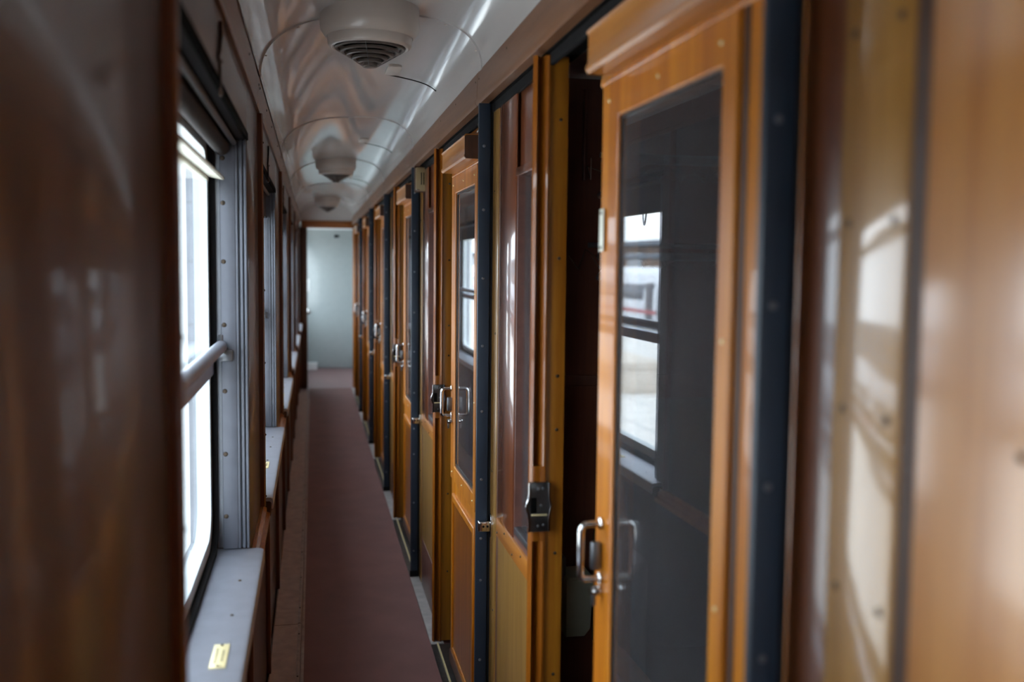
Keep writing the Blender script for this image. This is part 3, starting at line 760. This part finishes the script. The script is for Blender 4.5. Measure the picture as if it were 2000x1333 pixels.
# ------------------------------------------------------------------ ceiling ventilators
def make_vent():
    v = empty('ceiling_ventilator')
    MB().lathe([(0.132, 0.02), (0.138, 0.0), (0.139, -0.060), (0.137, -0.072), (0.128, -0.086), (0.121, -0.091), (0.119, -0.0885), (0.118, -0.098), (0.117, -0.110), (0.113, -0.116), (0.107, -0.1185), (0.101, -0.116), (0.099, -0.108), (0.05, -0.09)], n=64).build('housing', M_LAMP, v)
    MB().lathe([(0.001, -0.104), (0.099, -0.104), (0.099, -0.100), (0.001, -0.098)], n=48).build('dark_well', M_DARK, v)
    for k in range(5):
        r1 = 0.0985-0.0165*k; z = -0.118-0.0092*k
        MB().lathe([(r1, z+0.0035), (r1+0.0005, z-0.0030), (r1-0.002, z-0.0045), (r1-0.009, z-0.0035), (r1-0.012, z+0.0015), (r1-0.003, z+0.0045)], n=56, closed=True).build('louvre_ring', M_GRILLE, v)
    MB().lathe([(0.001, -0.1705), (0.018, -0.170), (0.021, -0.1675), (0.021, -0.158), (0.014, -0.154), (0.001, -0.152)], n=32).build('centre_cap', M_GRILLE, v)
    for a in (0.35, 0.35+2*PI/3, 0.35+4*PI/3):
        q = MB(); ca, sa = math.cos(a), math.sin(a)
        q.tube([(0.101*ca, 0.101*sa, -0.119), (0.019*ca, 0.019*sa, -0.168)], 0.0010, 6); q.build('stay_wire', M_STEEL, v)
    return v
v0 = make_vent()
for k, (y, lb) in enumerate(((2.80, 'large cream round ceiling ventilator with a clear stepped cone grille'), (6.85, 'mid-sized cream round ceiling ventilator, the middle one of three'), (10.80, 'small cream round ceiling ventilator close to the end lintel'))):
    v = v0 if k == 0 else copy_tree(v0)
    v.location = (0.156, y, 2.247); v.scale = (0.97, 0.97, 0.985); tag(v, lb, 'ventilator', 'ceiling ventilators')

# little square ceiling plates with a loose wire
for k, (y, lb) in enumerate(((3.70, 'small square plate with a thin black wire on the ceiling past the large ventilator'), (5.80, 'small square plate with a black wire on the ceiling before the middle ventilator'), (8.2, 'small square plate with a wire on the ceiling past the middle ventilator'))):
    e = empty('ceiling_plate', (0.285, y, ceil_z(0.285)-0.002))
    MB().prism(rrect(-0.025, 0.025, -0.15, 0.02, 0.018, 6), 'z', -0.007, 0.012, 0.0015).build('plate', M_LAMP, e)
    pth = []
    for t in range(15):
        x = 0.265+(0.447-0.265)*t/14
        pth.append((x-0.285, 0.035-0.03*t/14, ceil_z(x)-0.0035-0.008*math.sin(PI*t/14)-(ceil_z(0.285)-0.002)))
    MB().tube(pth, 0.0022, 8).build('wire', M_RUBBER, e)
    tag(e, lb, 'ceiling plate', 'square ceiling plates with wires')

# ------------------------------------------------------------------ end partition and vestibule
ep = struct(empty('wall_end', (0.2, Y_END, 0)))
EO = (0.2, Y_END, 0)
MB().box(-0.34, 0.60, Y_END, Y_END+0.06, 2.045, 2.30).build('header', M_CEIL, ep, EO)
MB().box(-0.135, 0.50, Y_END-0.015, Y_END+0.07, 1.965, 2.052, 0.003).build('lintel', W_LINT, ep, EO)
MB().box(-0.34, -0.068, Y_END, Y_END+0.07, 0.0, 1.97, 0.003).build('side_post', W_BOX, ep, EO)
MB().box(0.483, 0.60, Y_END, Y_END+0.07, 0.0, 1.97, 0.003).build('side_post', W_DOOR, ep, EO)
MB().box(0.60, 2.40, Y_END, Y_END+0.06, 0.0, 2.30).build('partition', W_INSIDE, ep, EO)
vs = struct(empty('wall_vestibule', (0.2, 13.5, 0)))
VO = (0.2, 13.5, 0)
MB().box(-0.36, 2.4, Y_VEST+0.05, Y_VEST+0.12, 0.0, 2.30).build('end_wall', M_ENDDOOR, vs, VO)
MB().box(0.95, 1.0, Y_END+0.06, Y_VEST+0.05, 0.0, 2.30).build('side_wall', M_ENDDOOR, vs, VO)
MB().box(-0.36, -0.31, Y_END+0.06, 12.70, 0.0, 2.30).build('side_wall', M_ENDDOOR, vs, VO)
MB().box(-0.36, -0.31, 14.45, Y_VEST+0.05, 0.0, 2.30).build('side_wall', M_ENDDOOR, vs, VO)
MB().box(-0.36, -0.31, 12.70, 14.45, 0.0, 0.80).build('side_wall', M_ENDDOOR, vs, VO)
MB().box(-0.36, -0.31, 12.70, 14.45, 1.92, 2.30).build('side_wall', M_ENDDOOR, vs, VO)
MB().box(-0.34, -0.335, 12.70, 14.45, 0.80, 1.92).build('vestibule_pane', M_PANE, vs, VO)
MB().box(-0.36, 1.0, Y_END+0.06, Y_VEST+0.05, 2.10, 2.28).build('vestibule_ceiling', M_CEIL, vs, VO)
dr = struct(empty('door_1', (0.24, Y_VEST, 0)))
DO = (0.24, Y_VEST, 0)
MB().box(-0.088, 0.60, Y_VEST-0.02, Y_VEST+0.03, 0.012, 2.02, 0.004).build('leaf', M_ENDDOOR, dr, DO)
MB().box(-0.12, 0.66, Y_VEST-0.03, Y_VEST+0.045, 2.02, 2.075, 0.004).build('door_head', M_WHITE, dr, DO)
hn = MB().box(-0.078, -0.050, Y_VEST-0.03, Y_VEST-0.02, 0.79, 0.87, 0.003).build('handle', M_CHROME, dr, DO)
q = MB().tube([(-0.064, Y_VEST-0.03, 0.835), (-0.064, Y_VEST-0.06, 0.835), (-0.02, Y_VEST-0.062, 0.832)], 0.008, 10)
bmesh.ops.translate(q.bm, verts=list(q.bm.verts), vec=-Vector(DO)); q.build('lever', M_CHROME, hn)
MB().box(-0.082, -0.050, Y_VEST-0.024, Y_VEST-0.0195, 1.12, 1.30, 0.002).build('notice', M_WHITE, dr, DO)
cm = empty('door_buffer', (0.335, Y_VEST-0.02, 1.925))
MB().lathe([(0.022, 0.0), (0.022, -0.02), (0.017, -0.034)], axis='y', n=20).build('buffer', M_RUBBER, cm)
MB().box(-0.03, 0.045, -0.006, 0.0, -0.018, 0.022, 0.002).build('base', M_BIN, cm)
tag(cm, 'small black buffer high on the grey door at the corridor end', 'buffer')
bx = empty('step_block', (0.0, Y_VEST-0.14, 0.0))
MB().box(-0.085, 0.055, -0.05, 0.10, -0.004, 0.085, 0.006).build('block', M_WHITE, bx)
MB().box(-0.09, 0.06, -0.055, 0.105, 0.085, 0.095, 0.003).build('cap', M_WHITE, bx)
tag(bx, 'small white block on the floor at the foot of the grey end door', 'block')
back = struct(empty('wall_back', (0.2, Y_BACK, 0)))
MB().box(-0.36, 0.56, Y_BACK-0.06, Y_BACK, 0.0, 2.30).build('back_panel', W_LEFT, back, (0.2, Y_BACK, 0))

# ------------------------------------------------------------------ the station outside
GZ = -0.95
g = struct(empty('ground', (-6, 40, GZ)))
q = MB().box(-12.6, -0.75, -60, 220, GZ-0.3, GZ)
q.build('platform_paving', M_PLAT, g, (-6, 40, GZ))
q = MB()
for k in range(140): q.box(-12.5, -0.8, -20+k*0.9, -19.985+k*0.9, GZ-0.01, GZ+0.002)
for k in range(13): q.box(-12.4+k*0.9, -12.385+k*0.9, -20, 106, GZ-0.01, GZ+0.002)
q.build('paving_joint', M_SLATE, g, (-6, 40, GZ))
MB().box(-60, -12.6, -60, 260, GZ-1.2, GZ-0.95).build('track_bed', M_BALLAST, g, (-6, 40, GZ))
MB().box(-0.75, 3.5, -60, 220, GZ-1.2, GZ-0.95).build('track_bed', M_BALLAST, g, (-6, 40, GZ))
MB().box(-200, -60, -200, 400, GZ-1.2, GZ-0.9).build('far_yard', M_BALLAST, g, (-6, 40, GZ))

t = empty('passenger_train', (-17.6, 60, -1.9))
prof = [(-1.45, 0.75), (-1.48, 1.2), (-1.45, 2.2), (-1.25, 3.05), (-0.85, 3.38), (0.85, 3.38), (1.25, 3.05), (1.45, 2.2), (1.48, 1.2), (1.45, 0.75)]
for k in range(11):
    y0 = -75+k*20.0
    cb = MB().prism(prof, 'y', y0, y0+19.3).build('car_body', M_TRAIN, t)
    q = MB()
    q.box(1.36, 1.475, y0+1.8, y0+17.5, 1.72, 2.52, 0.02); q.build('window_band', M_TWIN, cb)
    MB().box(1.42, 1.492, y0, y0+19.3, 1.10, 1.26).build('stripe', M_RED, cb)
    MB().box(1.40, 1.488, y0+0.5, y0+1.5, 0.8, 2.6, 0.02).build('car_door', M_UNDER, cb)
    MB().box(-1.2, 1.2, y0+0.6, y0+18.7, 0.15, 0.76).build('underframe', M_UNDER, cb)
    MB().box(-1.0, 1.0, y0+19.3, y0+20.0, 0.5, 3.0).build('gangway', M_BIN, cb)
tag(t, 'long white passenger train with a red stripe standing across the tracks outside', 'train')

ms = empty('catenary_mast', (-4.75, 40, GZ))
q = MB()
for sx in (-0.13, 0.13):
    for sy in (-0.13, 0.13): q.box(sx-0.025, sx+0.025, sy-0.025, sy+0.025, 0, 7.6)
for k in range(15):
    z0, z1 = 0.5*k, 0.5*k+0.5
    for sy in (-0.13, 0.13):
        s = 1 if k % 2 else -1
        q.tube([(-0.13*s, sy, z0), (0.13*s, sy, z1)], 0.016, 6)
    for sx in (-0.13, 0.13):
        s = 1 if k % 2 else -1
        q.tube([(sx, -0.13*s, z0), (sx, 0.13*s, z1)], 0.016, 6)
q.build('lattice_column', M_MAST, ms)
MB().box(-0.3, 0.3, -0.3, 0.3, 0.0, 0.35, 0.03).build('footing', M_BENCH, ms)
MB().tube([(0, 0, 6.3), (3.0, 0, 6.6)], 0.05, 8).build('bracket_arm', M_MAST, ms)
MB().tube([(0, 0, 6.2), (-8.0, 0, 6.4)], 0.05, 8).build('bracket_arm', M_MAST, ms)
tag(ms, 'grey lattice catenary mast on the platform outside the window', 'mast')
for k, (x, z) in enumerate(((-14.5, 5.0), (-14.5, 6.2))):
    q = MB().tube([(x, -60+6*i, z-0.0006*((i*6) % 60-30)**2*0.5) for i in range(45)], 0.012, 5)
    o = q.build('overhead_wire', M_BIN, loc=(x, 0, z)); tag(o, ['lower', 'upper'][k]+' overhead wire strung along the tracks outside', 'wire', 'overhead wires')
st = empty('station_building', (-34, 60, -1.9))
MB().box(-4, 4, -120, 170, 0, 5.2).build('facade', M_BRICK, st)
MB().box(-4.5, 5.5, -122, 172, 5.2, 5.6).build('roof', M_SLATE, st)
for k in range(28): MB().box(3.95, 4.05, -115+k*10, -111+k*10, 2.2, 4.6).build('window', M_TWIN, st)
tag(st, 'long low terracotta station building behind the white train', 'building')
cn = empty('platform_canopy', (-25, 20, -1.9))
MB().box(-2.2, 2.2, -60, 60, 3.95, 4.25, 0.05).build('canopy_roof', M_SLATE, cn)
for k in range(9): MB().box(-0.12, 0.12, -56+k*14, -55.76+k*14, 0, 3.95).build('post', M_MAST, cn)
tag(cn, 'grey flat platform canopy on posts behind the white train', 'canopy')
bn = empty('platform_bench', (-5.7, 20.5, GZ))
MB().box(-0.45, 0.45, -2.2, 2.2, 0.46, 0.62, 0.03).build('seat_slab', M_BENCH, bn)
MB().box(-0.40, 0.40, -2.2, -1.75, 0.0, 0.46, 0.02).build('support', M_BENCH, bn)
MB().box(-0.40, 0.40, 1.75, 2.2, 0.0, 0.46, 0.02).build('support', M_BENCH, bn)
MB().box(-0.25, 0.05, -1.75, 1.75, 0.0, 0.46).build('infill', M_BENCHIN, bn)
tag(bn, 'pale concrete bench with tan infill on the platform outside', 'bench')
bi = empty('litter_bin', (-5.05, 38.5, GZ))
MB().lathe([(0.20, 0.0), (0.24, 0.05), (0.26, 0.75), (0.27, 0.8), (0.24, 0.82), (0.10, 0.9)], n=24).build('drum', M_BIN, bi)
MB().lathe([(0.265, 0.66), (0.278, 0.67), (0.278, 0.70), (0.267, 0.71)], n=24, closed=True).build('band', M_MAST, bi)
tag(bi, 'dark round litter bin beside the catenary mast outside', 'bin')
